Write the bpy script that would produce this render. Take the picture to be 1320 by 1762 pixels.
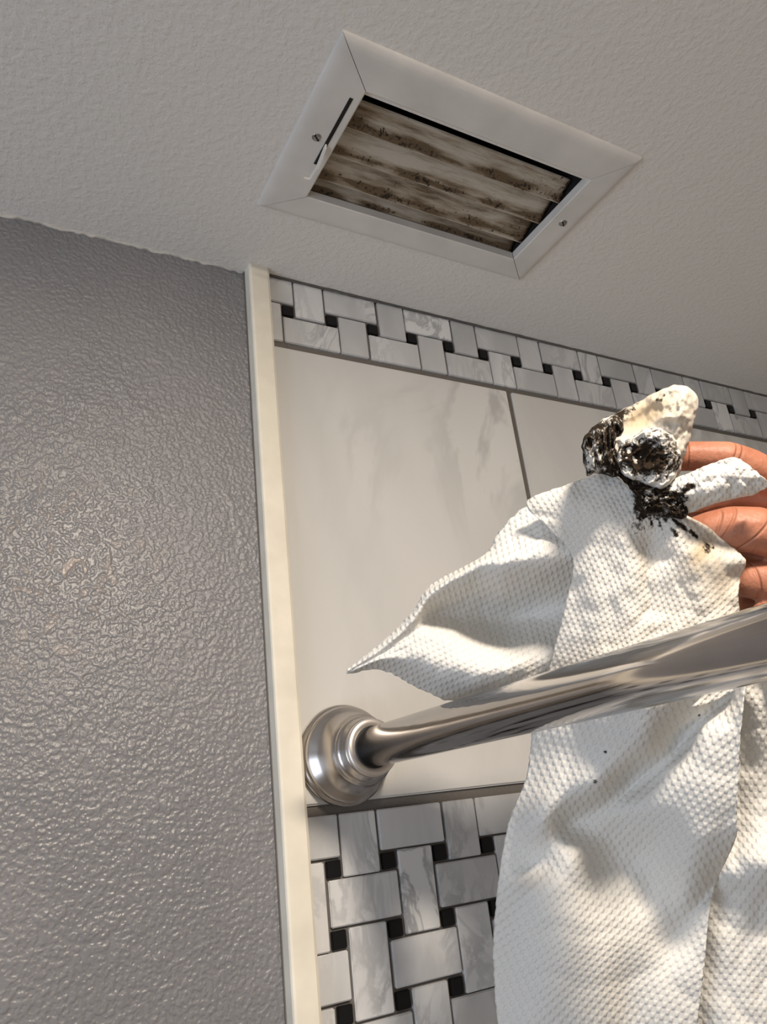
import bpy, bmesh, math, random
import numpy as np
from mathutils import Vector, Matrix, noise

random.seed(7)
S = bpy.context.scene
COL = S.collection
for o in list(bpy.data.objects):
    bpy.data.objects.remove(o)

# ------------------------------------------------------------------ camera
# camera solved from the vanishing points of the wall and ceiling lines;
# U is the camera-to-tile distance, so the register opening comes out 8 x 4 in
U = 0.508
ZC = 1.955                       # camera height, ceiling at 2.40 m
CAM = np.array([0.0, 0.0, ZC])
F = 1320.0
PC = np.array([660.0, 881.0])
_x = np.r_[np.array([3067, 1106.]) - PC, F]; _x /= np.linalg.norm(_x)
_z = np.r_[np.array([256, -2505.]) - PC, F]; _z -= _x * (_x @ _z); _z /= np.linalg.norm(_z)
_y = np.cross(_z, _x)
RM = np.array([_x, _y, _z])      # rows: world axes in the camera frame

cam = bpy.data.cameras.new('camera')
cam.sensor_fit = 'HORIZONTAL'; cam.sensor_width = 36.0; cam.lens = 36.0 * F / 1320.0
cam.clip_start = 0.01; cam.clip_end = 50
camo = bpy.data.objects.new('camera', cam); COL.objects.link(camo)
M3 = np.column_stack([RM[:, 0], -RM[:, 1], -RM[:, 2]])
M4 = Matrix([list(M3[i]) + [float(CAM[i])] for i in range(3)] + [[0, 0, 0, 1]])
camo.matrix_world = M4
S.camera = camo

# ------------------------------------------------------------------ light
S.view_settings.view_transform = 'Standard'
S.view_settings.look = 'None'
S.view_settings.gamma = 1.0
S.view_settings.use_curve_mapping = False
S.view_settings.exposure = 0.0

w = bpy.data.worlds.new('daylight'); S.world = w; w.use_nodes = True
w.node_tree.nodes['Background'].inputs[0].default_value = (0.62, 0.74, 1.0, 1)
w.node_tree.nodes['Background'].inputs[1].default_value = 1.0

def area(name, loc, target, sx, sy, power, col, shape='RECTANGLE'):
    l = bpy.data.lights.new(name, 'AREA'); l.shape = shape; l.size = sx; l.size_y = sy
    l.energy = power; l.color = col
    o = bpy.data.objects.new(name, l); COL.objects.link(o)
    o.location = loc
    d = Vector(target) - Vector(loc)
    o.rotation_euler = d.to_track_quat('-Z', 'Y').to_euler()
    return o

def P(x, y, z):
    """point given in camera-to-tile units from the camera, wall axes"""
    return Vector((x * U, y * U, ZC + z * U))

def at(px, py, zc):
    """point seen at (px,py) at distance zc (units of U) along the optical axis"""
    c = np.array([(px - PC[0]) / F, (py - PC[1]) / F, 1.0]) * zc
    p = RM @ c
    return np.array([p[0] * U, p[1] * U, ZC + p[2] * U])

# recessed ceiling lamp just behind the camera (its mirror image is the sheen on the painted wall)
LAMP = P(0.34, -0.36, 0.865)
area('ceiling_downlight', LAMP, LAMP + Vector((0, 0.08, -1)), 0.11, 0.11, 10.0, (1.0, 0.87, 0.72), 'DISK')
# daylight of the window in the left wall, thrown up off the ground outside
area('window_daylight', (-1.57, -0.22, 1.45), (0.2, -0.12, 2.25), 0.95, 1.0, 13.5, (0.78, 0.87, 1.0))

# ------------------------------------------------------------------ helpers
def tag(o, label=None, cat=None, group=None, kind=None):
    if label: o['label'] = label
    if cat: o['category'] = cat
    if group: o['group'] = group
    if kind: o['kind'] = kind
    return o

def link(name, me, mat=None, parent=None):
    o = bpy.data.objects.new(name, me); COL.objects.link(o)
    if mat is not None and me is not None and len(me.materials) == 0: me.materials.append(mat)
    if parent is not None: o.parent = parent
    return o

def empty(name, loc):
    o = bpy.data.objects.new(name, None); COL.objects.link(o); o.location = loc
    o.empty_display_size = 0.02
    return o

def child(name, me, mat, parent):
    """mesh given in world coordinates, parented to something placed at parent.location"""
    o = link(name, me, mat, parent)
    o.matrix_parent_inverse = Matrix.Translation(-Vector(parent.location))
    return o

def mesh_from(verts, faces, name='m', smooth=False):
    me = bpy.data.meshes.new(name)
    me.from_pydata([tuple(v) for v in verts], [], faces)
    if smooth: me.polygons.foreach_set('use_smooth', [True] * len(me.polygons))
    me.update()
    return me

def bm_box(bm, c, s, mat=None):
    r = bmesh.ops.create_cube(bm, size=1.0)
    vs = r['verts']
    for v in vs:
        v.co = Vector((v.co.x * s[0] + c[0], v.co.y * s[1] + c[1], v.co.z * s[2] + c[2]))
        if mat is not None: v.co = mat @ v.co
    return vs

def box_mesh(c, s, bevel=0.0, seg=1, name='box'):
    bm = bmesh.new(); bm_box(bm, c, s)
    if bevel: bmesh.ops.bevel(bm, geom=bm.edges[:], offset=bevel, segments=seg, affect='EDGES', clamp_overlap=True)
    bmesh.ops.recalc_face_normals(bm, faces=bm.faces[:])
    me = bpy.data.meshes.new(name); bm.to_mesh(me); bm.free()
    return me

def lathe(profile, centre, n=64, name='lathe'):
    """profile: (distance out of the wall along -y, radius); axis along y through centre"""
    V = []; Fc = []
    for d, r in profile:
        for k in range(n):
            a = 2 * math.pi * k / n
            V.append((centre[0] + r * math.cos(a), centre[1] - d, centre[2] + r * math.sin(a)))
    for i in range(len(profile) - 1):
        for k in range(n):
            a = i * n + k; b = i * n + (k + 1) % n
            Fc.append((a, b, b + n, a + n))
    Fc.append(tuple(range(n))[::-1]); Fc.append(tuple(range((len(profile) - 1) * n, len(profile) * n)))
    me = mesh_from(V, Fc, name, True)
    bm = bmesh.new(); bm.from_mesh(me); bmesh.ops.recalc_face_normals(bm, faces=bm.faces[:]); bm.to_mesh(me); bm.free()
    return me

# ------------------------------------------------------------------ materials
def new_mat(name, base=(0.8, 0.8, 0.8), rough=0.5, metal=0.0, spec=0.5):
    m = bpy.data.materials.new(name); m.use_nodes = True
    b = m.node_tree.nodes['Principled BSDF']
    b.inputs['Base Color'].default_value = (*base, 1)
    b.inputs['Roughness'].default_value = rough
    b.inputs['Metallic'].default_value = metal
    b.inputs['Specular IOR Level'].default_value = spec
    return m, m.node_tree.nodes, m.node_tree.links, b

def N(ns, t, **k):
    n = ns.new(t)
    for a, v in k.items():
        if a.startswith('i_'):
            n.inputs[a[2:].replace('_', ' ')].default_value = v
        else: setattr(n, a, v)
    return n

def ramp(ns, stops, interp='LINEAR'):
    r = ns.new('ShaderNodeValToRGB'); r.color_ramp.interpolation = interp
    e = r.color_ramp.elements
    while len(e) < len(stops): e.new(0.5)
    for i, (p, c) in enumerate(stops):
        e[i].position = p
        e[i].color = (*c, 1) if len(c) == 3 else c
    return r

def g(v): return (v, v, v)

# painted orange-peel wall
def m_paint():
    m, ns, ls, b = new_mat('grey_wall_paint', (0.15, 0.143, 0.143), 0.36, spec=0.55)
    tc = N(ns, 'ShaderNodeTexCoord')
    n1 = N(ns, 'ShaderNodeTexNoise', i_Scale=340.0, i_Detail=0.8, i_Roughness=0.5)
    n2 = N(ns, 'ShaderNodeTexNoise', i_Scale=62.0, i_Detail=2.0, i_Roughness=0.5)
    n4 = N(ns, 'ShaderNodeTexNoise', i_Scale=9.0, i_Detail=2.0)
    for n in (n1, n2, n4): ls.new(tc.outputs['Object'], n.inputs['Vector'])
    r1 = ramp(ns, [(0.30, g(0)), (0.70, g(1))], 'EASE'); ls.new(n1.outputs[0], r1.inputs[0])
    r2 = ramp(ns, [(0.56, g(0)), (0.72, g(1))]); ls.new(n2.outputs[0], r2.inputs[0])
    mm = N(ns, 'ShaderNodeMath', operation='MULTIPLY_ADD'); mm.inputs[1].default_value = 0.8
    ls.new(r2.outputs[0], mm.inputs[0]); ls.new(r1.outputs[0], mm.inputs[2])
    bp = N(ns, 'ShaderNodeBump', i_Strength=0.55, i_Distance=0.0009)
    # worn, lumpy patch where old paint was touched up
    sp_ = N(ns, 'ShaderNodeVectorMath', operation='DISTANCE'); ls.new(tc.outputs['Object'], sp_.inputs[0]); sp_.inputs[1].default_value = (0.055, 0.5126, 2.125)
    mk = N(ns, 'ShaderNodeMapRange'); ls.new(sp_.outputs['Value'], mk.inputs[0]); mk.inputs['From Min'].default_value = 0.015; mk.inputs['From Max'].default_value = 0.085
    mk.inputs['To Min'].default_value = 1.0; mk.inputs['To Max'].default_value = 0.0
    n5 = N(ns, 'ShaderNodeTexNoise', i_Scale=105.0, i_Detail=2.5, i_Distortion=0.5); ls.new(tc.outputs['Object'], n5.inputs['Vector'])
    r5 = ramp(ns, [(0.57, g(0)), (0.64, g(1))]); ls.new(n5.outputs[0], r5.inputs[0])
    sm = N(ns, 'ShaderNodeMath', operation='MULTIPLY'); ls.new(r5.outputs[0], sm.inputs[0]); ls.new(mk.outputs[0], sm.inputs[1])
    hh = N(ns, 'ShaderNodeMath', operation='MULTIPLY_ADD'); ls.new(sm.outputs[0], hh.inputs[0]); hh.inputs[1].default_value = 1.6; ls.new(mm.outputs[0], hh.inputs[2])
    ls.new(hh.outputs[0], bp.inputs['Height']); ls.new(bp.outputs[0], b.inputs['Normal'])
    cr = ramp(ns, [(0.35, (0.185, 0.184, 0.196)), (0.7, (0.215, 0.211, 0.222))])
    ls.new(n4.outputs[0], cr.inputs[0])
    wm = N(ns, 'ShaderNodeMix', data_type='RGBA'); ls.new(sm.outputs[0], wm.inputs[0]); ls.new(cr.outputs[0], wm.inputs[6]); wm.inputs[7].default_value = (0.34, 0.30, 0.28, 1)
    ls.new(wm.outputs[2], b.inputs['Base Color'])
    rr = ramp(ns, [(0.3, g(0.36)), (0.75, g(0.48))]); ls.new(n4.outputs[0], rr.inputs[0]); ls.new(rr.outputs[0], b.inputs['Roughness'])
    return m

def m_ceiling():
    m, ns, ls, b = new_mat('ceiling_texture_paint', (0.78, 0.75, 0.71), 0.75, spec=0.25)
    tc = N(ns, 'ShaderNodeTexCoord')
    n1 = N(ns, 'ShaderNodeTexNoise', i_Scale=190.0, i_Detail=3.0, i_Roughness=0.55)
    n2 = N(ns, 'ShaderNodeTexNoise', i_Scale=45.0, i_Detail=2.0)
    for n in (n1, n2): ls.new(tc.outputs['Object'], n.inputs['Vector'])
    r1 = ramp(ns, [(0.42, g(0)), (0.62, g(1))]); ls.new(n1.outputs[0], r1.inputs[0])
    mm = N(ns, 'ShaderNodeMath', operation='MULTIPLY_ADD'); mm.inputs[1].default_value = 0.8
    ls.new(n2.outputs[0], mm.inputs[0]); ls.new(r1.outputs[0], mm.inputs[2])
    bp = N(ns, 'ShaderNodeBump', i_Strength=0.35, i_Distance=0.0008)
    ls.new(mm.outputs[0], bp.inputs['Height']); ls.new(bp.outputs[0], b.inputs['Normal'])
    return m

def m_marble(name, c_lo, c_hi, vein, scale, rough, rnd=0.0):
    m, ns, ls, b = new_mat(name, c_hi, rough, spec=0.45)
    tc = N(ns, 'ShaderNodeTexCoord'); oi = N(ns, 'ShaderNodeObjectInfo')
    sc = N(ns, 'ShaderNodeVectorMath', operation='SCALE'); sc.inputs['Scale'].default_value = 13.7
    cmb = N(ns, 'ShaderNodeCombineXYZ')
    for i in range(3): ls.new(oi.outputs['Random'], cmb.inputs[i])
    ls.new(cmb.outputs[0], sc.inputs[0])
    ad = N(ns, 'ShaderNodeVectorMath', operation='ADD'); ls.new(tc.outputs['Object'], ad.inputs[0]); ls.new(sc.outputs[0], ad.inputs[1])
    mp = N(ns, 'ShaderNodeMapping'); mp.inputs['Rotation'].default_value = (0.2, 0.5, 0.3); mp.inputs['Scale'].default_value = (1.0, 1.0, 0.45)
    ls.new(ad.outputs[0], mp.inputs['Vector'])
    n1 = N(ns, 'ShaderNodeTexNoise', i_Scale=scale, i_Detail=5.0, i_Roughness=0.6, i_Distortion=1.4)
    n2 = N(ns, 'ShaderNodeTexNoise', i_Scale=scale * 0.55, i_Detail=3.0, i_Distortion=0.6)
    for n in (n1, n2): ls.new(mp.outputs[0], n.inputs['Vector'])
    v = ramp(ns, [(0.445, g(0)), (0.495, g(1)), (0.52, g(1)), (0.58, g(0))]); ls.new(n1.outputs[0], v.inputs[0])
    cl = ramp(ns, [(0.35, c_lo), (0.65, c_hi)]); ls.new(n2.outputs[0], cl.inputs[0])
    k = N(ns, 'ShaderNodeMath', operation='MULTIPLY'); ls.new(v.outputs[0], k.inputs[0])
    vm = ramp(ns, [(0.45, g(0.05)), (0.7, g(0.8))]); ls.new(n2.outputs[0], vm.inputs[0]); ls.new(vm.outputs[0], k.inputs[1])
    mx = N(ns, 'ShaderNodeMix', data_type='RGBA'); ls.new(k.outputs[0], mx.inputs[0])
    ls.new(cl.outputs[0], mx.inputs[6]); mx.inputs[7].default_value = (*vein, 1)
    if rnd:
        hs = N(ns, 'ShaderNodeHueSaturation'); mr = N(ns, 'ShaderNodeMapRange')
        mr.inputs['To Min'].default_value = 1 - rnd; mr.inputs['To Max'].default_value = 1 + rnd * 0.6
        ls.new(oi.outputs['Random'], mr.inputs[0]); ls.new(mr.outputs[0], hs.inputs['Value'])
        ls.new(mx.outputs[2], hs.inputs['Color']); ls.new(hs.outputs[0], b.inputs['Base Color'])
    else: ls.new(mx.outputs[2], b.inputs['Base Color'])
    return m

def m_simple(name, base, rough, metal=0.0, spec=0.5, bump=None):
    m, ns, ls, b = new_mat(name, base, rough, metal, spec)
    tc = N(ns, 'ShaderNodeTexCoord')
    n1 = N(ns, 'ShaderNodeTexNoise', i_Scale=bump[0] if bump else 40.0, i_Detail=3.0)
    ls.new(tc.outputs['Object'], n1.inputs['Vector'])
    r = ramp(ns, [(0.3, tuple(c * 0.92 for c in base)), (0.7, tuple(min(1, c * 1.06) for c in base))])
    ls.new(n1.outputs[0], r.inputs[0]); ls.new(r.outputs[0], b.inputs['Base Color'])
    if bump:
        bp = N(ns, 'ShaderNodeBump', i_Strength=bump[1], i_Distance=bump[2])
        ls.new(n1.outputs[0], bp.inputs['Height']); ls.new(bp.outputs[0], b.inputs['Normal'])
    return m

def m_blade():
    """dusty register blade: mould specks and brown grime, heaviest in streaks along the blade"""
    m, ns, ls, b = new_mat('grimy_blade_paint', (0.6, 0.57, 0.5), 0.6, spec=0.3)
    tc = N(ns, 'ShaderNodeTexCoord')
    mp = N(ns, 'ShaderNodeMapping'); mp.inputs['Scale'].default_value = (0.13, 1, 1); ls.new(tc.outputs['Object'], mp.inputs['Vector'])
    st = N(ns, 'ShaderNodeTexNoise', i_Scale=120.0, i_Detail=5.0, i_Roughness=0.7); ls.new(mp.outputs[0], st.inputs['Vector'])
    sp = N(ns, 'ShaderNodeTexNoise', i_Scale=330.0, i_Detail=3.0, i_Roughness=0.65); ls.new(tc.outputs['Object'], sp.inputs['Vector'])
    bl = N(ns, 'ShaderNodeTexNoise', i_Scale=34.0, i_Detail=3.0); ls.new(tc.outputs['Object'], bl.inputs['Vector'])
    at_ = N(ns, 'ShaderNodeAttribute', attribute_name='dirt')
    r1 = ramp(ns, [(0.36, g(0)), (0.72, g(1))]); ls.new(st.outputs[0], r1.inputs[0])
    a1 = N(ns, 'ShaderNodeMath', operation='MULTIPLY_ADD'); ls.new(at_.outputs['Fac'], a1.inputs[0]); a1.inputs[1].default_value = 0.95
    ls.new(r1.outputs[0], a1.inputs[2])
    cr = ramp(ns, [(0.18, (0.54, 0.49, 0.41)), (0.62, (0.36, 0.295, 0.22)), (1.0, (0.14, 0.095, 0.055))])
    ls.new(a1.outputs[0], cr.inputs[0])
    s1 = N(ns, 'ShaderNodeMath', operation='MULTIPLY_ADD'); ls.new(at_.outputs['Fac'], s1.inputs[0]); s1.inputs[1].default_value = 0.22
    ls.new(sp.outputs[0], s1.inputs[2])
    s2 = N(ns, 'ShaderNodeMath', operation='MULTIPLY_ADD'); ls.new(bl.outputs[0], s2.inputs[0]); s2.inputs[1].default_value = 0.35; ls.new(s1.outputs[0], s2.inputs[2])
    sr = ramp(ns, [(0.87, g(0)), (0.96, g(1))]); ls.new(s2.outputs[0], sr.inputs[0])
    mx = N(ns, 'ShaderNodeMix', data_type='RGBA'); ls.new(sr.outputs[0], mx.inputs[0]); ls.new(cr.outputs[0], mx.inputs[6])
    mx.inputs[7].default_value = (0.025, 0.018, 0.012, 1)
    ls.new(mx.outputs[2], b.inputs['Base Color'])
    return m

def m_paper():
    m, ns, ls, b = new_mat('embossed_paper_towel', (0.83, 0.815, 0.775), 0.95, spec=0.05)
    uv = N(ns, 'ShaderNodeUVMap'); uv.uv_map = 'UVMap'
    sx = N(ns, 'ShaderNodeSeparateXYZ'); ls.new(uv.outputs[0], sx.inputs[0])
    def cosn(out, pitch):
        a = N(ns, 'ShaderNodeMath', operation='MULTIPLY'); a.inputs[1].default_value = 2 * math.pi / pitch; ls.new(out, a.inputs[0])
        c = N(ns, 'ShaderNodeMath', operation='COSINE'); ls.new(a.outputs[0], c.inputs[0]); return c
    cu = cosn(sx.outputs[0], 0.0046); cv = cosn(sx.outputs[1], 0.0062)
    pr = N(ns, 'ShaderNodeMath', operation='MULTIPLY'); ls.new(cu.outputs[0], pr.inputs[0]); ls.new(cv.outputs[0], pr.inputs[1])
    rp = ramp(ns, [(0.35, g(0)), (1.0, g(1))], 'EASE')
    mr = N(ns, 'ShaderNodeMapRange'); mr.inputs['From Min'].default_value = -1; ls.new(pr.outputs[0], mr.inputs[0]); ls.new(mr.outputs[0], rp.inputs[0])
    tc = N(ns, 'ShaderNodeTexCoord')
    fn = N(ns, 'ShaderNodeTexNoise', i_Scale=900.0, i_Detail=2.0); ls.new(tc.outputs['Object'], fn.inputs['Vector'])
    # the embossing fades where the sheet is wet and where it was rubbed flat
    em = N(ns, 'ShaderNodeAttribute', attribute_name='emboss')
    hm = N(ns, 'ShaderNodeMath', operation='MULTIPLY'); ls.new(rp.outputs[0], hm.inputs[0]); ls.new(em.outputs['Fac'], hm.inputs[1])
    ha = N(ns, 'ShaderNodeMath', operation='MULTIPLY_ADD'); ls.new(fn.outputs[0], ha.inputs[0]); ha.inputs[1].default_value = 0.22; ls.new(hm.outputs[0], ha.inputs[2])
    bp = N(ns, 'ShaderNodeBump', i_Strength=0.55, i_Distance=0.0010)
    ls.new(ha.outputs[0], bp.inputs['Height']); ls.new(bp.outputs[0], b.inputs['Normal'])
    # dirt
    d = N(ns, 'ShaderNodeAttribute', attribute_name='dirt'); dm = N(ns, 'ShaderNodeAttribute', attribute_name='damp')
    n1 = N(ns, 'ShaderNodeTexNoise', i_Scale=260.0, i_Detail=5.0, i_Roughness=0.7); ls.new(tc.outputs['Object'], n1.inputs['Vector'])
    s = N(ns, 'ShaderNodeMath', operation='MULTIPLY_ADD'); ls.new(n1.outputs[0], s.inputs[0]); s.inputs[1].default_value = 2.4; 
    o1 = N(ns, 'ShaderNodeMath', operation='SUBTRACT'); ls.new(d.outputs['Fac'], o1.inputs[0]); o1.inputs[1].default_value = 1.2
    ls.new(o1.outputs[0], s.inputs[2])
    dr = ramp(ns, [(0.33, g(0)), (0.50, g(0.75)), (0.66, g(1))]); ls.new(s.outputs[0], dr.inputs[0])
    gate = N(ns, 'ShaderNodeMath', operation='MULTIPLY'); ls.new(dr.outputs[0], gate.inputs[0])
    gr = ramp(ns, [(0.05, g(0)), (0.16, g(1))]); ls.new(d.outputs['Fac'], gr.inputs[0]); ls.new(gr.outputs[0], gate.inputs[1])
    m1 = N(ns, 'ShaderNodeMix', data_type='RGBA'); ls.new(dm.outputs['Fac'], m1.inputs[0])
    m1.inputs[6].default_value = (0.83, 0.815, 0.775, 1); m1.inputs[7].default_value = (0.52, 0.43, 0.31, 1)
    m2 = N(ns, 'ShaderNodeMix', data_type='RGBA'); ls.new(gate.outputs[0], m2.inputs[0]); ls.new(m1.outputs[2], m2.inputs[6])
    m2.inputs[7].default_value = (0.028, 0.02, 0.014, 1)
    ls.new(m2.outputs[2], b.inputs['Base Color'])
    tr = N(ns, 'ShaderNodeBsdfTranslucent'); ls.new(m2.outputs[2], tr.inputs['Color'])
    ms = N(ns, 'ShaderNodeMixShader'); ms.inputs[0].default_value = 0.14
    ls.new(b.outputs[0], ms.inputs[1]); ls.new(tr.outputs[0], ms.inputs[2])
    ls.new(ms.outputs[0], ns['Material Output'].inputs['Surface'])
    return m

def crease(px, py, zc, qx, qy, qz, reach):
    a_ = at(px, py, zc); d_ = at(qx, qy, qz) - a_
    return (a_, d_ / np.linalg.norm(d_), reach)
CREASES = [crease(1269, 780, .752, 1320, 806, .756, .020), crease(1277, 786, .752, 1330, 815, .756, .014), crease(1186, 782, .76, 1230, 782, .755, .012),
           crease(1262, 905, .735, 1320, 935, .735, .020), crease(1248, 900, .735, 1300, 918, .735, .014), crease(1300, 925, .735, 1345, 965, .74, .022), crease(1310, 995, .74, 1350, 990, .74, .016)]
def m_skin():
    m, ns, ls, b = new_mat('skin', (0.50, 0.22, 0.13), 0.5, spec=0.35)
    tc = N(ns, 'ShaderNodeTexCoord')
    n1 = N(ns, 'ShaderNodeTexNoise', i_Scale=55.0, i_Detail=4.0); ls.new(tc.outputs['Object'], n1.inputs['Vector'])
    r = ramp(ns, [(0.3, (0.34, 0.130, 0.075)), (0.7, (0.48, 0.21, 0.13))]); ls.new(n1.outputs[0], r.inputs[0]); ls.new(r.outputs[0], b.inputs['Base Color'])
    v = N(ns, 'ShaderNodeTexNoise', i_Scale=420.0, i_Detail=2.0); ls.new(tc.outputs['Object'], v.inputs['Vector'])
    bp = N(ns, 'ShaderNodeBump', i_Strength=0.6, i_Distance=0.0006); 
    # flexion creases: (point on the crease, finger direction, reach)
    hsum = v.outputs[0]
    for (a_, b2, reach) in CREASES:
        d_ = N(ns, 'ShaderNodeVectorMath', operation='SUBTRACT'); ls.new(tc.outputs['Object'], d_.inputs[0]); d_.inputs[1].default_value = tuple(a_)
        dt = N(ns, 'ShaderNodeVectorMath', operation='DOT_PRODUCT'); ls.new(d_.outputs[0], dt.inputs[0]); dt.inputs[1].default_value = tuple(b2)
        ln = N(ns, 'ShaderNodeVectorMath', operation='LENGTH'); ls.new(d_.outputs[0], ln.inputs[0])
        ab = N(ns, 'ShaderNodeMath', operation='ABSOLUTE'); ls.new(dt.outputs['Value'], ab.inputs[0])
        m1 = N(ns, 'ShaderNodeMapRange'); m1.interpolation_type = 'SMOOTHSTEP'; ls.new(ab.outputs[0], m1.inputs[0])
        m1.inputs['From Min'].default_value = 0.0; m1.inputs['From Max'].default_value = 0.0011; m1.inputs['To Min'].default_value = -2.2; m1.inputs['To Max'].default_value = 0.0
        m2_ = N(ns, 'ShaderNodeMapRange'); ls.new(ln.outputs['Value'], m2_.inputs[0]); m2_.inputs['From Min'].default_value = reach * 0.6; m2_.inputs['From Max'].default_value = reach
        m2_.inputs['To Min'].default_value = 1.0; m2_.inputs['To Max'].default_value = 0.0
        mu = N(ns, 'ShaderNodeMath', operation='MULTIPLY_ADD'); ls.new(m1.outputs[0], mu.inputs[0]); ls.new(m2_.outputs[0], mu.inputs[1]); ls.new(hsum, mu.inputs[2])
        hsum = mu.outputs[0]
    ls.new(hsum, bp.inputs['Height']); ls.new(bp.outputs[0], b.inputs['Normal'])
    b.inputs['Subsurface Weight'].default_value = 0.15
    b.inputs['Subsurface Radius'].default_value = (0.006, 0.002, 0.001)
    b.inputs['Subsurface Scale'].default_value = 0.6
    return m

M_paint = m_paint(); M_ceil = m_ceiling()
M_tile = m_marble('pale_marble_tile', (0.56, 0.555, 0.54), (0.68, 0.67, 0.65), (0.36, 0.355, 0.35), 7.0, 0.28)
M_brick = m_marble('white_marble_mosaic', (0.49, 0.495, 0.505), (0.67, 0.675, 0.68), (0.32, 0.325, 0.34), 30.0, 0.32, 0.16)
M_dot = m_simple('black_marble_dot', (0.008, 0.008, 0.009), 0.35, spec=0.2)
M_grout = m_simple('grey_grout', (0.15, 0.137, 0.125), 0.9, spec=0.2, bump=(900, 0.4, 0.0006))
M_trim = m_simple('cream_edge_trim', (0.77, 0.725, 0.62), 0.34)
M_plaster = m_simple('ragged_white_caulk', (0.56, 0.54, 0.50), 0.8, bump=(300, 0.6, 0.001))
M_reg = m_simple('white_register_enamel', (0.69, 0.665, 0.63), 0.5, bump=(30, 0.05, 0.001))
M_blade = m_blade()
M_black = m_simple('dark_duct', (0.006, 0.005, 0.005), 0.8)
M_screw = m_simple('dull_zinc', (0.30, 0.29, 0.27), 0.35, metal=0.9)
M_nickel = m_simple('brushed_nickel', (0.50, 0.465, 0.44), 0.26, metal=1.0)
M_rod = m_simple('polished_nickel', (0.54, 0.505, 0.485), 0.10, metal=1.0)
M_satin = m_simple('satin_nickel', (0.74, 0.70, 0.66), 0.42, metal=1.0)
M_rubber = m_simple('black_gasket', (0.008, 0.008, 0.008), 0.5)
M_paper = m_paper(); M_skin = m_skin()
M_room = m_simple('beige_room_paint', (0.70, 0.65, 0.58), 0.8)
M_floor = m_simple('brown_floor_tile', (0.52, 0.46, 0.39), 0.5)
M_frame = m_simple('white_window_frame', (0.8, 0.8, 0.78), 0.4)
M_nail = m_simple('fingernail', (0.68, 0.42, 0.33), 0.3)

# ------------------------------------------------------------------ setting
HC = 0.8766                      # ceiling in units
XL, XR, YB = -1.60, 1.50, -1.10  # room extents in metres
YP = 1.009 * U                   # painted wall plane
YT = U                           # face of the tiles
CZ = ZC + HC * U

def struct(name, me, mat, label):
    o = link(name, me, mat); tag(o, label, None, None, 'structure'); return o

t = 0.08
x0t = 0.384 * U                  # where paint stops behind the trim
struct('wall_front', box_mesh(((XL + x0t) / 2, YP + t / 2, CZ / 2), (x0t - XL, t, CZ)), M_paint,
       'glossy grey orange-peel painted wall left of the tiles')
tiled = struct('wall_shower', box_mesh(((x0t + XR) / 2, YT + 0.0028 + t / 2, CZ / 2), (XR - x0t, t, CZ)), M_grout,
               'shower wall of pale marble tile with basketweave bands')
struct('wall_right', box_mesh((XR + t / 2, (YB + YP) / 2, CZ / 2), (t, YP - YB, CZ)), M_room, 'plain side wall of the bathroom')
struct('floor', box_mesh(((XL + XR) / 2, (YB + YP) / 2, -0.05), (XR - XL + 2 * t, YP - YB + 2 * t, 0.1)), M_floor, 'brown tiled bathroom floor')
struct('wall_rear', box_mesh(((XL + XR) / 2, YB - t / 2, CZ / 2), (XR - XL + 2 * t, t, CZ)), M_room, 'plain wall behind the camera')
# left wall with the window opening
wy0, wy1, wz0, wz1 = -0.71, 0.27, 0.92, 1.98
bm = bmesh.new()
for (ya, yb, za, zb) in ((YB, wy0, 0, CZ), (wy1, YP, 0, CZ), (wy0, wy1, 0, wz0), (wy0, wy1, wz1, CZ)):
    bm_box(bm, (XL - t / 2, (ya + yb) / 2, (za + zb) / 2), (t, yb - ya, zb - za))
me = bpy.data.meshes.new('wall_left'); bm.to_mesh(me); bm.free()
struct('wall_left', me, M_room, 'side wall with the window')
bm = bmesh.new()
for (c, sz) in (((XL - 0.04, wy0 + 0.02, (wz0 + wz1) / 2), (0.05, 0.04, wz1 - wz0)), ((XL - 0.04, wy1 - 0.02, (wz0 + wz1) / 2), (0.05, 0.04, wz1 - wz0)),
                ((XL - 0.04, (wy0 + wy1) / 2, wz0 + 0.02), (0.05, wy1 - wy0, 0.04)), ((XL - 0.04, (wy0 + wy1) / 2, wz1 - 0.02), (0.05, wy1 - wy0, 0.04))):
    bm_box(bm, c, sz)
me = bpy.data.meshes.new('window_frame'); bm.to_mesh(me); bm.free()
struct('window_1', me, M_frame, 'white window frame in the side wall')

# ceiling slab with the register opening cut out
ox0, ox1, oy0, oy1 = 0.415 * U, 0.812 * U, 0.618 * U, 0.812 * U
bm = bmesh.new()
xa, xb, ya, yb = XL - t, XR + t, YB - t, YP + t
for (a, b_, c, d) in ((xa, ox0, ya, yb), (ox1, xb, ya, yb), (ox0, ox1, ya, oy0), (ox0, ox1, oy1, yb)):
    bm_box(bm, ((a + b_) / 2, (c + d) / 2, CZ + 0.06), (b_ - a, d - c, 0.12))
me = bpy.data.meshes.new('ceil'); bm.to_mesh(me); bm.free()
struct('ceiling', me, M_ceil, 'off-white textured ceiling')

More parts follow.
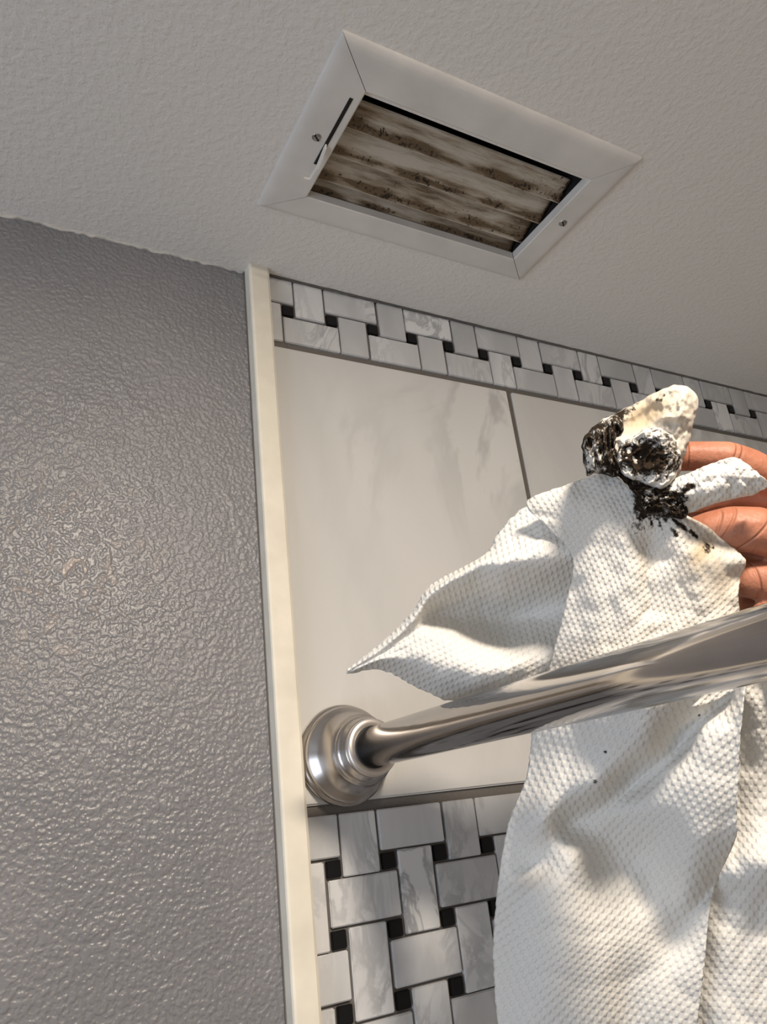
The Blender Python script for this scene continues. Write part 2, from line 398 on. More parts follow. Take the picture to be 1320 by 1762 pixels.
# trim strip between paint and tile: profile with a softly rounded front
YF = 0.982 * U
xa, xb = 0.3855 * U, 0.4235 * U
prof = [(xa, YP + 0.004), (xa, YF + 0.0022), (xa + 0.0006, YF + 0.0008), (xa + 0.002, YF), (xb - 0.003, YF + 0.0005), (xb - 0.0008, YF + 0.002), (xb, YF + 0.005), (xb, YP + 0.004)]
V = [(x, y, z) for z in (0.0, CZ) for x, y in prof]
n = len(prof)
Fc = [(i, (i + 1) % n, (i + 1) % n + n, i + n) for i in range(n)] + [tuple(range(n))[::-1], tuple(range(n, 2 * n))]
me = mesh_from(V, Fc, 'trim')
bm = bmesh.new(); bm.from_mesh(me); bmesh.ops.recalc_face_normals(bm, faces=bm.faces[:]); bm.to_mesh(me); bm.free()
struct('trim_1', me, M_trim, 'narrow cream edge trim running up between grey paint and tile')

# ragged caulk lip where ceiling and painted wall meet, and a thinner one over the tiles
def caulk(name, xs, yface, amp, base, label, seed):
    V = []; Fc = []
    ring = 7
    for i, x in enumerate(xs):
        k = noise.noise(Vector((x * 55, seed, 0))) + 0.7 * noise.noise(Vector((x * 190, seed, 3)))
        r = max(0.0006, base + amp * k)
        r2 = max(0.0006, base * 1.3 + amp * 0.8 * noise.noise(Vector((x * 70, seed + 5, 1))))
        for j in range(ring):
            a = (math.pi / 2) * j / (ring - 1)
            V.append((x, yface - r2 * math.sin(a) , CZ - r * math.cos(a)))
        V.append((x, yface + 0.004, CZ + 0.003))
    m_ = ring + 1
    for i in range(len(xs) - 1):
        for j in range(m_):
            a = i * m_ + j; b_ = i * m_ + (j + 1) % m_
            Fc.append((a, b_, b_ + m_, a + m_))
    me = mesh_from(V, Fc, name, True)
    bm = bmesh.new(); bm.from_mesh(me); bmesh.ops.recalc_face_normals(bm, faces=bm.faces[:]); bm.to_mesh(me); bm.free()
    return struct(name, me, M_plaster, label)
caulk('trim_2', list(np.linspace(-1.0, 0.385 * U, 520)), YP, 0.0024, 0.0014, 'ragged white caulk along the top of the grey wall', 1.0)
c3 = caulk('trim_3', list(np.linspace(0.424 * U, XR, 500)), YT, 0.0009, 0.0012, 'thin dark grout joint under the ceiling above the tiles', 9.0)
c3.data.materials.clear(); c3.data.materials.append(M_grout)

# ---- tiles and mosaic, each piece its own object on the shower wall
_cache = {}
def slab(x0, x1, z0, z1, mat, name, bevel=0.0011, proud=0.0, rot=0.0):
    if x1 - x0 < 0.004 or z1 - z0 < 0.004: return None
    key = (round(x1 - x0, 5), round(z1 - z0, 5), mat.name)
    if key not in _cache:
        me = box_mesh((0, 0.004, 0), (x1 - x0, 0.008, z1 - z0), bevel, 2, name)
        me.materials.append(mat)
        _cache[key] = me
    o = bpy.data.objects.new(name, _cache[key]); COL.objects.link(o)
    o.parent = tiled
    o.location = ((x0 + x1) / 2, YT - proud, (z0 + z1) / 2)
    o.rotation_euler = (random.uniform(-.004, .004), rot, random.uniform(-.004, .004))
    return o

def zz(z): return ZC + z * U
XT0 = 0.4225
# big tiles: 10 x 14 in
xg = XT0
while xg * U < XR - 0.02:
    x1 = min(xg + 0.4885, (XR - 0.001) / U)
    slab(xg * U, x1 * U, zz(0.0165), zz(0.7345), M_tile, 'marble_tile', 0.0012)
    xg = x1 + 0.0125

PX, PZ = 0.0825, 0.0818
BA, BB, DS = 0.1030, 0.0545, 0.0205
def weave(cx, cz, imin, imax, jmin, jmax, par, zlo, zhi, xhi):
    xlo = XT0
    for i in range(imin, imax + 1):
        for j in range(jmin, jmax + 1):
            x = cx + PX * i; z = cz + PZ * j
            w_, h_ = (BB, BA) if (i + j + par) % 2 == 0 else (BA, BB)
            jx, jz = random.uniform(-.0009, .0009), random.uniform(-.0009, .0009)
            a, b_ = max(xlo, x - w_ / 2 + jx), min(xhi, x + w_ / 2 + jx)
            c, d = max(zlo, z - h_ / 2 + jz), min(zhi, z + h_ / 2 + jz)
            if b_ - a > 0.012 and d - c > 0.012:
                full = b_ - a > w_ - 1e-6 and d - c > h_ - 1e-6
                slab(a * U, b_ * U, zz(c), zz(d), M_brick, 'mosaic_brick', 0.0007, random.uniform(-.0003, .0003), random.uniform(-.008, .008) if full else 0)
            dx, dz = x + PX / 2, z + PZ / 2
            if dx - DS / 2 > xlo and dx + DS / 2 < xhi and dz - DS / 2 > zlo and dz + DS / 2 < zhi:
                slab((dx - DS / 2) * U, (dx + DS / 2) * U, zz(dz - DS / 2), zz(dz + DS / 2), M_dot, 'mosaic_dot', 0.0005, random.uniform(-.0003, .0001), random.uniform(-.03, .03))
# lower band
weave(0.5838, -0.1040, -2, 16, -5, 1, 0, -0.55, 0.0025, 1.9)
# border under the ceiling
DOTZ = 0.8105; DOTX = 0.4585
weave(DOTX + PX / 2, DOTZ - PZ / 2, -1, 22, 0, 1, 1, 0.7455, 0.8735, 2.3)

# ------------------------------------------------------------------ ceiling register
reg = empty('ceiling_register', (0.61 * U, 0.70 * U, CZ))
tag(reg, 'white metal ceiling air register with grimy mould-specked louvres', 'air vent')
fx0, fx1, fy0, fy1 = 0.352 * U, 0.858 * U, 0.548 * U, 0.851 * U
ix0, ix1, iy0, iy1 = 0.4145 * U, 0.807 * U, 0.609 * U, 0.804 * U
DROP = 0.0040
# section of the stamped face, from the outer rim (s=0) to the opening (s=1): (s, drop below ceiling)
sec = [(0.0, 0.0), (0.0, 0.0014), (0.02, 0.0020), (0.045, 0.0025), (0.08, 0.0030), (0.12, 0.0034), (0.17, 0.0037), (0.23, 0.0039), (0.32, DROP), (0.97, DROP), (1.0, DROP - 0.0006), (1.0, -0.0035), (0.985, -0.0035)]
oc = [(fx0, fy0), (fx1, fy0), (fx1, fy1), (fx0, fy1)]
ic = [(ix0, iy0), (ix1, iy0), (ix1, iy1), (ix0, iy1)]
for k in range(4):
    a, b_ = k, (k + 1) % 4
    gap = 0.0003
    V = []; Fc = []
    for (p, q) in ((a, b_), (b_, a)):
        dirv = Vector((oc[q][0] - oc[p][0], oc[q][1] - oc[p][1])).normalized() * gap
        for s, d in sec:
            V.append((oc[p][0] + (ic[p][0] - oc[p][0]) * s + dirv.x, oc[p][1] + (ic[p][1] - oc[p][1]) * s + dirv.y, CZ - d))
    n = len(sec)
    for i in range(n - 1): Fc.append((i, i + 1, n + i + 1, n + i))
    me = mesh_from(V, Fc, 'frame_side')
    bm = bmesh.new(); bm.from_mesh(me); bmesh.ops.recalc_face_normals(bm, faces=bm.faces[:])
    if sum(f.normal.z for f in bm.faces) > 0: bmesh.ops.reverse_faces(bm, faces=bm.faces[:])
    bm.to_mesh(me); bm.free()
    o = child('frame_side', me, M_reg, reg)
    o.modifiers.new('thick', 'SOLIDIFY').thickness = 0.0006
# duct box
bm = bmesh.new(); vs = bm_box(bm, ((ox0 + ox1) / 2, (oy0 + oy1) / 2, CZ + 0.055), (ox1 - ox0 - 0.0002, oy1 - oy0 - 0.0002, 0.10))
bmesh.ops.delete(bm, geom=[f for f in bm.faces if f.normal.z < -0.5], context='FACES_ONLY')
me = bpy.data.meshes.new('duct'); bm.to_mesh(me); bm.free()
child('duct_box', me, M_black, reg)
# louvre blades: high on the near side, low towards the wall, each with a curled lower lip
edges = [0.6780, 0.7280, 0.7770, 0.8070]     # lower lips (units, y)
starts = [0.6440, 0.6885, 0.7385, 0.7870]
for k in range(4):
    ya, yb = starts[k] * U, edges[k] * U
    za, zb = CZ + 0.0125, CZ + (0.0040 if k < 3 else 0.0065)
    pts = []
    for i in range(9):
        s = i / 8
        pts.append((ya + (yb - ya) * s, za + (zb - za) * s + 0.0012 * math.sin(math.pi * s)))
    pts += [(yb + 0.0007, zb - 0.0004), (yb + 0.0012, zb + 0.0004), (yb + 0.0010, zb + 0.0016)]
    nx = 60
    V = []; D_ = []
    for i in range(nx + 1):
        x = ix0 - 0.0005 + (ix1 - ix0 + 0.001) * i / nx
        for j, (y, z) in enumerate(pts):
            V.append((x, y, z))
            s = j / (len(pts) - 1)
            e = min(i, nx - i) / nx
            dd = 0.95 * math.exp(-((s - 0.64) / 0.10) ** 2) + 0.8 * math.exp(-e / 0.018) + (0.32 if k in (0, 2) else 0.0) * (1 - 1.3 * abs(s - 0.45))
            if k == 3: dd += 0.35 * math.exp(-((s - 0.7) / 0.2) ** 2)
            if s > 0.74: dd = 0.0
            D_.append(min(1, dd * (0.7 + 0.9 * noise.noise(Vector((x * 40, y * 60, k * 3.1))))))
    m_ = len(pts)
    Fc = [(i * m_ + j, i * m_ + j + 1, (i + 1) * m_ + j + 1, (i + 1) * m_ + j) for i in range(nx) for j in range(m_ - 1)]
    me = mesh_from(V, Fc, 'blade', True)
    at_ = me.attributes.new('dirt', 'FLOAT', 'POINT'); at_.data.foreach_set('value', [max(0.0, v) for v in D_])
    o = child('louvre_blade', me, M_blade, reg)
    o.modifiers.new('thick', 'SOLIDIFY').thickness = 0.0005
# damper lever slot, lever, screws
sx = 0.4005 * U
def ceil_box(name, c, s, mat, parent, rotz=0, bevel=0.0):
    me = box_mesh((0, 0, 0), s, bevel)
    o = child(name, me, mat, parent)
    o.location = c; o.rotation_euler = (0, 0, rotz)
    return o
slot_y0, slot_y1 = 0.624 * U, 0.742 * U
ceil_box('lever_slot', (sx, (slot_y0 + slot_y1) / 2, CZ - DROP + 0.0003), (0.0026, slot_y1 - slot_y0, 0.0012), M_black, reg)
V = []; path = [(sx, 0.7000 * U, CZ - DROP + 0.004), (sx - 0.0003, 0.7065 * U, CZ - DROP - 0.0035), (sx - 0.0005, 0.735 * U, CZ - DROP - 0.0085), (sx - 0.0005, 0.7585 * U, CZ - DROP - 0.0075),
                (sx - 0.0045, 0.7605 * U, CZ - DROP - 0.0070)]
for (x, y, z) in path: V += [(x - 0.0006, y, z), (x + 0.0006, y, z), (x + 0.0006, y + 0.0012, z + 0.0030), (x - 0.0006, y + 0.0012, z + 0.0030)]
Fc = []
for i in range(len(path) - 1):
    for j in range(4): Fc.append((i * 4 + j, i * 4 + (j + 1) % 4, i * 4 + 4 + (j + 1) % 4, i * 4 + 4 + j))
Fc += [(0, 3, 2, 1), tuple(range(len(V) - 4, len(V)))]
me = mesh_from(V, Fc, 'lever'); bm = bmesh.new(); bm.from_mesh(me); bmesh.ops.recalc_face_normals(bm, faces=bm.faces[:]); bm.to_mesh(me); bm.free()
child('damper_lever', me, M_reg, reg)
for (x, y) in ((0.3835, 0.6985), (0.8300, 0.7000)):
    V = []; n = 24; rings = [(0.0038, 0.0), (0.0038, 0.0009), (0.0031, 0.0019), (0.0016, 0.0024), (0.0, 0.0025)]
    bm = bmesh.new()
    prev = None
    for r, d in rings:
        cur = [bm.verts.new((r * math.cos(2 * math.pi * k / n), r * math.sin(2 * math.pi * k / n), -d)) for k in range(n)] if r else [bm.verts.new((0, 0, -d))]
        if prev:
            for k in range(n):
                if len(cur) > 1: bm.faces.new((prev[k], prev[(k + 1) % n], cur[(k + 1) % n], cur[k]))
                else: bm.faces.new((prev[k], prev[(k + 1) % n], cur[0]))
        prev = cur
    bmesh.ops.recalc_face_normals(bm, faces=bm.faces[:])
    me = bpy.data.meshes.new('screw'); bm.to_mesh(me); bm.free()
    sc = child('screw', me, M_screw, reg); sc.location = (x * U, y * U, CZ - DROP + 0.0005 + (0.001 if x < .4 else 0.0008))
    sl = link('screw_slot', box_mesh((0, 0, -0.0023), (0.0056, 0.0011, 0.0010)), M_black, sc); sl.rotation_euler = (0, 0, 0.7)

# ------------------------------------------------------------------ shower rod
RX, RZ, RR = 0.487 * U, ZC + 0.0775 * U, 0.0127
rod = empty('shower_rod', (RX, YT, RZ))
tag(rod, 'polished nickel shower curtain rod jutting from round wall flange', 'shower rod')
me = lathe([(0.036, RR), (0.50, RR), (1.0, RR), (YT - YB - 0.03, RR)], (RX, YT, RZ), 72, 'tube')
child('rod_tube', me, M_rod, rod)
fl_prof = [(0.0, 0.0325), (0.0, 0.0338), (0.0022, 0.0342), (0.0048, 0.0340), (0.0062, 0.0330), (0.0068, 0.0318), (0.0078, 0.0318), (0.0088, 0.0324), (0.0108, 0.0322), (0.0128, 0.0308),
           (0.0150, 0.0284), (0.0180, 0.0262), (0.0220, 0.0244), (0.0262, 0.0232), (0.0300, 0.0226), (0.0308, 0.0228), (0.0318, 0.0236), (0.0330, 0.0236), (0.0340, 0.0226), (0.0352, 0.0222),
           (0.0366, 0.0222), (0.0376, 0.0212), (0.0386, 0.0204), (0.0440, 0.0196), (0.0452, 0.0190)]
fl_prof = [(d * 0.98, r if r > 0.03 else 0.0186 + (r - 0.0190) * 1.0) for d, r in fl_prof]
flg = child('wall_flange', lathe(fl_prof, (RX, YT, RZ), 96, 'flange'), M_nickel, rod)
def sub(name, me, mat, parent):
    return link(name, me, mat, parent)
o = sub('collar_ring', lathe([(0.0440, 0.0136), (0.0440, 0.0182), (0.0452, 0.0186), (0.0464, 0.0184), (0.0472, 0.0176), (0.0475, 0.0160), (0.0474, 0.0140), (0.0470, 0.0133)], (RX, YT, RZ), 72), M_satin, flg)
o = sub('gasket', lathe([(0.0440, 0.0120), (0.0440, 0.0134), (0.04765, 0.0134), (0.04765, 0.0120)], (RX, YT, RZ), 72), M_rubber, flg)
# far end flange on the opposite wall
child('wall_flange', lathe([(0, 0.034), (-0.006, 0.033), (-0.02, 0.024), (-0.035, 0.018), (-0.036, 0.013)], (RX, YB, RZ), 48), M_nickel, rod)

# ------------------------------------------------------------------ paper towel
towel = empty('paper_towel', tuple(at(1100, 880, 0.76)))
tag(towel, 'crumpled white embossed paper towel smeared with black grime, held in a hand', 'paper towel')

def cr1(Pts, t):
    """Catmull-Rom through Pts (n,...) at parameters t in [0,n-1]"""
    n = len(Pts); i = np.clip(np.floor(t).astype(int), 0, n - 2); u = (t - i)
    ex = np.concatenate([[2 * Pts[0] - Pts[1]], Pts, [2 * Pts[-1] - Pts[-2]]])
    p0, p1, p2, p3 = ex[i], ex[i + 1], ex[i + 2], ex[i + 3]
    sh = (-1,) + (1,) * (Pts.ndim - 1); u = u.reshape(sh)
    return 0.5 * ((2 * p1) + (-p0 + p2) * u + (2 * p0 - 5 * p1 + 4 * p2 - p3) * u ** 2 + (-p0 + 3 * p1 - 3 * p2 + p3) * u ** 3)

def to_world(A):
    c = np.stack([(A[..., 0] - PC[0]) / F, (A[..., 1] - PC[1]) / F, np.ones_like(A[..., 0])], -1) * A[..., 2:3]
    p = c @ RM.T
    return p * U + CAM

def nz(x, y, s): return noise.noise(Vector((x, y, s)))

def sheet(name, rows, nu, nv, crumple=(0.004, 55), seed=0.0, dirt=None, damp=None, emboss=1.0, edge=2.0, label=None, thick=0.0006, amp=1.0, rot=0.0, dens=1.0):
    A = np.array(rows, float)                     # rows x cols x 3
    if amp != 1.0:
        q = A.reshape(-1, 3); G_ = np.c_[q[:, :2], np.ones(len(q))]
        fit = (G_ @ np.linalg.lstsq(G_, q[:, 2], rcond=None)[0]).reshape(A.shape[:2])
        A[..., 2] = fit + amp * (A[..., 2] - fit)
    B = cr1(A, np.linspace(0, A.shape[0] - 1, nv))
    B = np.swapaxes(cr1(np.swapaxes(B, 0, 1), np.linspace(0, A.shape[1] - 1, nu)), 0, 1)
    for j in range(nv):
        for i in range(nu):
            x, y = B[j, i, 0], B[j, i, 1]
            k = nz(x / crumple[1], y / crumple[1], seed) + 0.5 * nz(x / crumple[1] * 2.3, y / crumple[1] * 2.3, seed + 4)
            r = abs(nz(x / crumple[1] * 0.9 + 9, y / crumple[1] * 0.9, seed + 7))
            B[j, i, 2] += crumple[0] * (k + 0.8 * (1 - 3 * min(r, .33)))
            if edge and (i in (0, nu - 1) or j in (0, nv - 1)):
                B[j, i, 0] += edge * nz(x / 9, y / 9, seed + 2); B[j, i, 1] += edge * nz(x / 9, y / 9, seed + 3)
    Wd = to_world(B)
    # embossing grid laid over the flat sheet, gently pulled out of true by the handling
    qx = B[..., 0] + 5 * np.sin(B[..., 1] / 61 + seed) + 3 * np.sin(B[..., 0] / 47 + seed * 2)
    qy = B[..., 1] + 7 * np.sin(B[..., 0] / 73 + seed) + 3 * np.sin(B[..., 1] / 39 + seed * 3)
    k_ = 0.78 * U / F * dens
    Uu = (qx * math.cos(rot) + qy * math.sin(rot)) * k_
    Vv = (-qx * math.sin(rot) + qy * math.cos(rot)) * k_
    V = Wd.reshape(-1, 3)
    Fc = [(j * nu + i, j * nu + i + 1, (j + 1) * nu + i + 1, (j + 1) * nu + i) for j in range(nv - 1) for i in range(nu - 1)]
    me = mesh_from(V, Fc, name, True)
    uvl = me.uv_layers.new(name='UVMap')
    idx = np.array(Fc).reshape(-1)
    uvl.data.foreach_set('uv', np.stack([Uu.reshape(-1)[idx], Vv.reshape(-1)[idx]], -1).reshape(-1))
    put_attrs(me, B.reshape(-1, 3), dirt, damp, emboss)
    o = child(name, me, M_paper, towel)
    s = o.modifiers.new('thick', 'SOLIDIFY'); s.thickness = thick; s.offset = 0
    if label: o['label'] = label
    return o

def put_attrs(me, Bp, dirt, damp, emboss):
    for nm, fn, df in (('dirt', dirt, 0.0), ('damp', damp, 0.0), ('emboss', emboss, 1.0)):
        a = me.attributes.new(nm, 'FLOAT', 'POINT')
        if callable(fn): vals = [float(min(1, max(0, fn(p[0], p[1])))) for p in Bp]
        elif fn is None: vals = [df] * len(Bp)
        else: vals = [float(fn)] * len(Bp)
        a.data.foreach_set('value', vals)

def blob(x, y, cx, cy, rx, ry, rot=0):
    c, s = math.cos(rot), math.sin(rot); dx, dy = x - cx, y - cy
    u, v = (dx * c + dy * s) / rx, (-dx * s + dy * c) / ry
    return math.exp(-(u * u + v * v))

# upper body panel, from the knot down behind the rod
def m_dirt(x, y):
    return (0.9 * blob(x, y, 1118, 864, 30, 22, 0.5) + 0.7 * blob(x, y, 1172, 905, 50, 5, 0.62) + 0.6 * blob(x, y, 1160, 915, 34, 3.5, 0.9) + 0.55 * blob(x, y, 1120, 895, 26, 3, 1.4) + 0.55 * blob(x, y, 1138, 905, 26, 3, 1.15) + 0.5 * blob(x, y, 1222, 945, 14, 9) + 0.55 * blob(x, y, 1100, 890, 12, 34)
            + 0.25 * blob(x, y, 1150, 960, 60, 30) * (1 if nz(x / 9, y / 9, 3) > 0.45 else 0))
def m_damp(x, y):
    return 0.35 * blob(x, y, 1215, 960, 45, 60) + 0.55 * blob(x, y, 1205, 950, 18, 40, 0.5) + 0.3 * blob(x, y, 1250, 1010, 30, 40) + 0.3 * blob(x, y, 1110, 950, 14, 60) + 0.16
main = [
    [(1040, 813, .770), (1062, 822, .755), (1090, 846, .745), (1120, 866, .740), (1150, 880, .738), (1178, 886, .745)],
    [(972, 836, .785), (1040, 848, .757), (1090, 868, .742), (1130, 886, .735), (1172, 898, .732), (1216, 906, .745)],
    [(906, 865, .795), (1000, 885, .762), (1070, 905, .742), (1120, 922, .744), (1186, 935, .728), (1250, 934, .745)],
    [(946, 910, .782), (1020, 938, .757), (1082, 952, .740), (1128, 962, .744), (1206, 966, .722), (1283, 965, .738)],
    [(986, 960, .770), (1034, 984, .752), (1087, 998, .740), (1130, 1006, .743), (1212, 1005, .725), (1276, 988, .748)],
    [(974, 1040, .778), (1022, 1050, .757), (1084, 1058, .742), (1130, 1062, .744), (1205, 1050, .725), (1270, 1022, .738)],
    [(956, 1110, .788), (1007, 1120, .762), (1074, 1128, .738), (1130, 1136, .728), (1210, 1128, .718), (1276, 1078, .735)],
    [(935, 1190, .795), (1000, 1195, .762), (1070, 1205, .722), (1135, 1212, .705), (1215, 1212, .712), (1292, 1170, .725)]]
sheet('upper_panel', main, 110, 130, (0.0030, 50), 1.0, m_dirt, m_damp, lambda x, y: 1.0 - 0.7 * blob(x, y, 1235, 980, 50, 60), rot=0.2, dens=1.3)

# left wing: lip, shaded hollow, lower ridge, torn tip
wing = [
    [(985, 855, .81), (985, 905, .795), (998, 958, .780), (992, 1040, .865), (975, 1120, .822), (960, 1165, .825), (945, 1215, .845)],
    [(906, 872, .825), (930, 918, .800), (936, 967, .782), (930, 1050, .892), (915, 1125, .825), (900, 1170, .828), (890, 1215, .850)],
    [(858, 918, .835), (868, 945, .812), (868, 979, .795), (874, 1060, .905), (872, 1130, .828), (864, 1170, .826), (850, 1215, .90)],
    [(834, 955, .840), (822, 965, .825), (818, 984, .812), (822, 1058, .900), (828, 1122, .832), (824, 1172, .826), (806, 1206, .91)],
    [(744, 1006, .850), (742, 1016, .838), (742, 1028, .832), (752, 1058, .875), (774, 1105, .836), (766, 1166, .834), (764, 1203, .925)],
    [(708, 1056, .852), (708, 1062, .842), (710, 1069, .838), (716, 1082, .850), (728, 1105, .840), (720, 1146, .842), (714, 1180, .915)],
    [(655, 1108, .854), (656, 1111, .848), (658, 1116, .844), (660, 1122, .848), (662, 1128, .846), (660, 1136, .848), (655, 1152, .89)],
    [(597, 1153, .858), (597, 1154, .857), (597, 1155, .856), (597, 1156, .856), (597, 1157, .857), (597, 1158, .858), (596, 1159, .860)]]
sheet('left_wing', wing, 110, 150, (0.0022, 42), 5.0, None, None, 1.0, edge=3.0, rot=0.45, dens=1.25)

# lower panel below the rod
low = [
    [(925, 1160, .795), (985, 1165, .765), (1050, 1170, .722), (1120, 1175, .690), (1190, 1175, .700), (1245, 1172, .720), (1285, 1165, .705)],
    [(917, 1240, .795), (975, 1238, .762), (1045, 1232, .720), (1115, 1222, .688), (1185, 1215, .712), (1235, 1210, .735), (1280, 1205, .705)],
    [(912, 1300, .800), (970, 1300, .766), (1040, 1296, .735), (1110, 1280, .712), (1168, 1275, .752), (1215, 1262, .722), (1275, 1260, .708)],
    [(905, 1342, .800), (960, 1352, .764), (1030, 1352, .745), (1090, 1340, .778), (1150, 1330, .745), (1210, 1325, .722), (1271, 1330, .715)],
    [(880, 1402, .806), (935, 1412, .768), (985, 1412, .795), (1060, 1400, .780), (1130, 1392, .752), (1200, 1390, .728), (1268, 1400, .722)],
    [(865, 1468, .810), (925, 1478, .795), (985, 1470, .770), (1050, 1470, .795), (1120, 1468, .785), (1190, 1462, .742), (1266, 1442, .735)],
    [(856, 1535, .812), (915, 1535, .775), (980, 1535, .765), (1045, 1535, .780), (1115, 1535, .790), (1185, 1535, .768), (1236, 1508, .780)],
    [(850, 1615, .812), (905, 1618, .775), (970, 1618, .760), (1035, 1615, .765), (1100, 1612, .778), (1160, 1608, .785), (1221, 1570, .768)],
    [(852, 1700, .812), (905, 1700, .778), (965, 1700, .762), (1030, 1698, .764), (1085, 1692, .780), (1150, 1690, .775), (1212, 1660, .768)],
    [(860, 1790, .815), (912, 1790, .785), (970, 1790, .770), (1030, 1788, .768), (1085, 1780, .782), (1145, 1780, .775), (1200, 1765, .772)],
    [(872, 1890, .820), (922, 1890, .792), (975, 1890, .778), (1030, 1888, .772), (1085, 1880, .784), (1140, 1880, .776), (1190, 1875, .776)]]
def l_dirt(x, y): return 0.75 * (blob(x, y, 1024, 1342, 5, 4) + blob(x, y, 1042, 1294, 5, 3) + blob(x, y, 1203, 1230, 4, 3))
sheet('lower_panel', low, 130, 190, (0.0018, 80), 11.0, l_dirt, lambda x, y: 0.25 * blob(x, y, 1250, 1200, 30, 40), amp=1.3, rot=0.22)

# second layer hanging behind it on the right
back = [
    [(1235, 1160, .79), (1262, 1165, .765), (1300, 1165, .775), (1345, 1165, .755), (1400, 1170, .79)],
    [(1245, 1230, .80), (1275, 1240, .79), (1310, 1240, .775), (1350, 1235, .785), (1410, 1240, .80)],
    [(1240, 1330, .81), (1272, 1340, .80), (1315, 1340, .79), (1360, 1335, .80), (1420, 1340, .81)],
    [(1235, 1415, .81), (1270, 1425, .80), (1315, 1425, .785), (1360, 1425, .79), (1420, 1430, .81)],
    [(1222, 1490, .805), (1262, 1490, .785), (1310, 1490, .770), (1360, 1490, .775), (1425, 1490, .80)],
    [(1215, 1560, .81), (1258, 1560, .80), (1310, 1560, .795), (1360, 1560, .795), (1425, 1560, .81)],
    [(1195, 1660, .82), (1248, 1660, .80), (1305, 1660, .80), (1360, 1660, .80), (1425, 1660, .81)],
    [(1175, 1780, .82), (1240, 1780, .80), (1300, 1780, .795), (1360, 1780, .80), (1425, 1780, .81)],
    [(1170, 1890, .82), (1235, 1890, .80), (1300, 1890, .795), (1360, 1890, .80), (1425, 1890, .81)]]
sheet('back_layer', back, 80, 130, (0.003, 60), 17.0, None, lambda x, y: 0.2 * blob(x, y, 1210, 1640, 12, 60), amp=1.3)

# tail strip running from the knot out over the fingers
strip = [
    [(1150, 828, .738), (1176, 818, .722), (1215, 802, .710), (1256, 787, .706), (1272, 790, .706)],
    [(1146, 842, .730), (1180, 836, .712), (1225, 820, .702), (1275, 806, .700), (1298, 808, .702)],
    [(1150, 858, .728), (1185, 852, .712), (1232, 840, .704), (1285, 826, .702), (1322, 832, .706)],
    [(1160, 872, .732), (1190, 868, .720), (1228, 858, .712), (1275, 848, .710), (1305, 846, .714)],
    [(1172, 884, .742), (1194, 880, .732), (1222, 868, .724), (1262, 858, .720), (1298, 850, .724)]]
def s_dirt(x, y): return 0.7 * blob(x, y, 1186, 838, 22, 9, -0.3) + 0.75 * blob(x, y, 1172, 858, 14, 12) + 0.8 * blob(x, y, 1148, 850, 10, 16)
sheet('tail_strip', strip, 60, 40, (0.003, 24), 23.0, s_dirt, lambda x, y: 0.14 + 0.35 * blob(x, y, 1180, 865, 30, 16), 1.0, dens=1.3)

# closed crumpled lumps of the knotted head
def lump(name, outline, centre, zc, front, back_, fn, dirt, damp, emboss=0.25, nr=46, na=150, seed=0.0, label=None):
    ol = np.array(outline, float); c = np.array(centre, float)
    m_ = len(ol)
    ang = np.linspace(0, m_, na, endpoint=False)
    ex = np.concatenate([ol, ol[:3]])
    Pn = []
    for t_ in ang:
        i = int(t_); u = t_ - i
        p0, p1, p2, p3 = ol[(i - 1) % m_], ol[i], ol[(i + 1) % m_], ol[(i + 2) % m_]
        Pn.append(0.5 * ((2 * p1) + (-p0 + p2) * u + (2 * p0 - 5 * p1 + 4 * p2 - p3) * u * u + (-p0 + 3 * p1 - 3 * p2 + p3) * u ** 3))
    Pn = np.array([p + 3.0 * np.array([nz(p[0] / 11, p[1] / 11, seed * 7.3), nz(p[0] / 11, p[1] / 11, seed * 7.3 + 4)]) for p in Pn])
    V = []; B = []
    rs = [math.sin(math.pi / 2 * k / nr) for k in range(1, nr + 1)]
    def put(x, y, z):
        B.append((x, y, z)); V.append(at(x, y, z))
    put(c[0], c[1], zc - front + fn(c[0], c[1]))
    for r in rs:
        for p in Pn:
            x, y = c + (p - c) * r
            wz = math.sqrt(max(0, 1 - r ** 2))
            put(x, y, zc - front * wz ** 0.8 + fn(x, y) * min(1, wz * 2.2 + 0.1))
    nf = len(V)
    for r in rs[:-1][::-1]:
        for p in Pn:
            x, y = c + (p - c) * r
            put(x, y, zc + back_ * math.sqrt(max(0, 1 - r ** 2)))
    put(c[0], c[1], zc + back_)
    Fc = []
    for k in range(na): Fc.append((0, 1 + (k + 1) % na, 1 + k))
    nrings = 2 * nr - 1
    for q in range(nrings - 1):
        for k in range(na):
            a = 1 + q * na + k; b_ = 1 + q * na + (k + 1) % na
            Fc.append((a, b_, b_ + na, a + na))
    last = 1 + (nrings - 1) * na
    for k in range(na): Fc.append((last + k, last + (k + 1) % na, len(V) - 1))
    me = mesh_from(V, Fc, name, True)
    bm = bmesh.new(); bm.from_mesh(me); bmesh.ops.recalc_face_normals(bm, faces=bm.faces[:]); bm.to_mesh(me); bm.free()
    uvl = me.uv_layers.new(name='UVMap')
    B = np.array(B)
    li = np.empty(len(me.loops), int); me.loops.foreach_get('vertex_index', li)
    sc = 0.75 * U / F
    uvl.data.foreach_set('uv', (B[li][:, :2] * sc).reshape(-1))
    put_attrs(me, B, dirt, damp, emboss)
    o = child(name, me, M_paper, towel)
    if label: o['label'] = label
    return o

def wrk(s, a, seed, an=1.0):
    def f(x, y):
        r = 1 - 2.5 * min(0.4, abs(nz(x / s, y / (s * an), seed)))
        r2 = 1 - 2.5 * min(0.4, abs(nz(x / (s * .5), y / (s * .5 * an), seed + 8)))
        return -a * r - a * 0.45 * r2 + a * 0.3 * nz(x / (s * .2), y / (s * .2 * an), seed + 5)
    return f
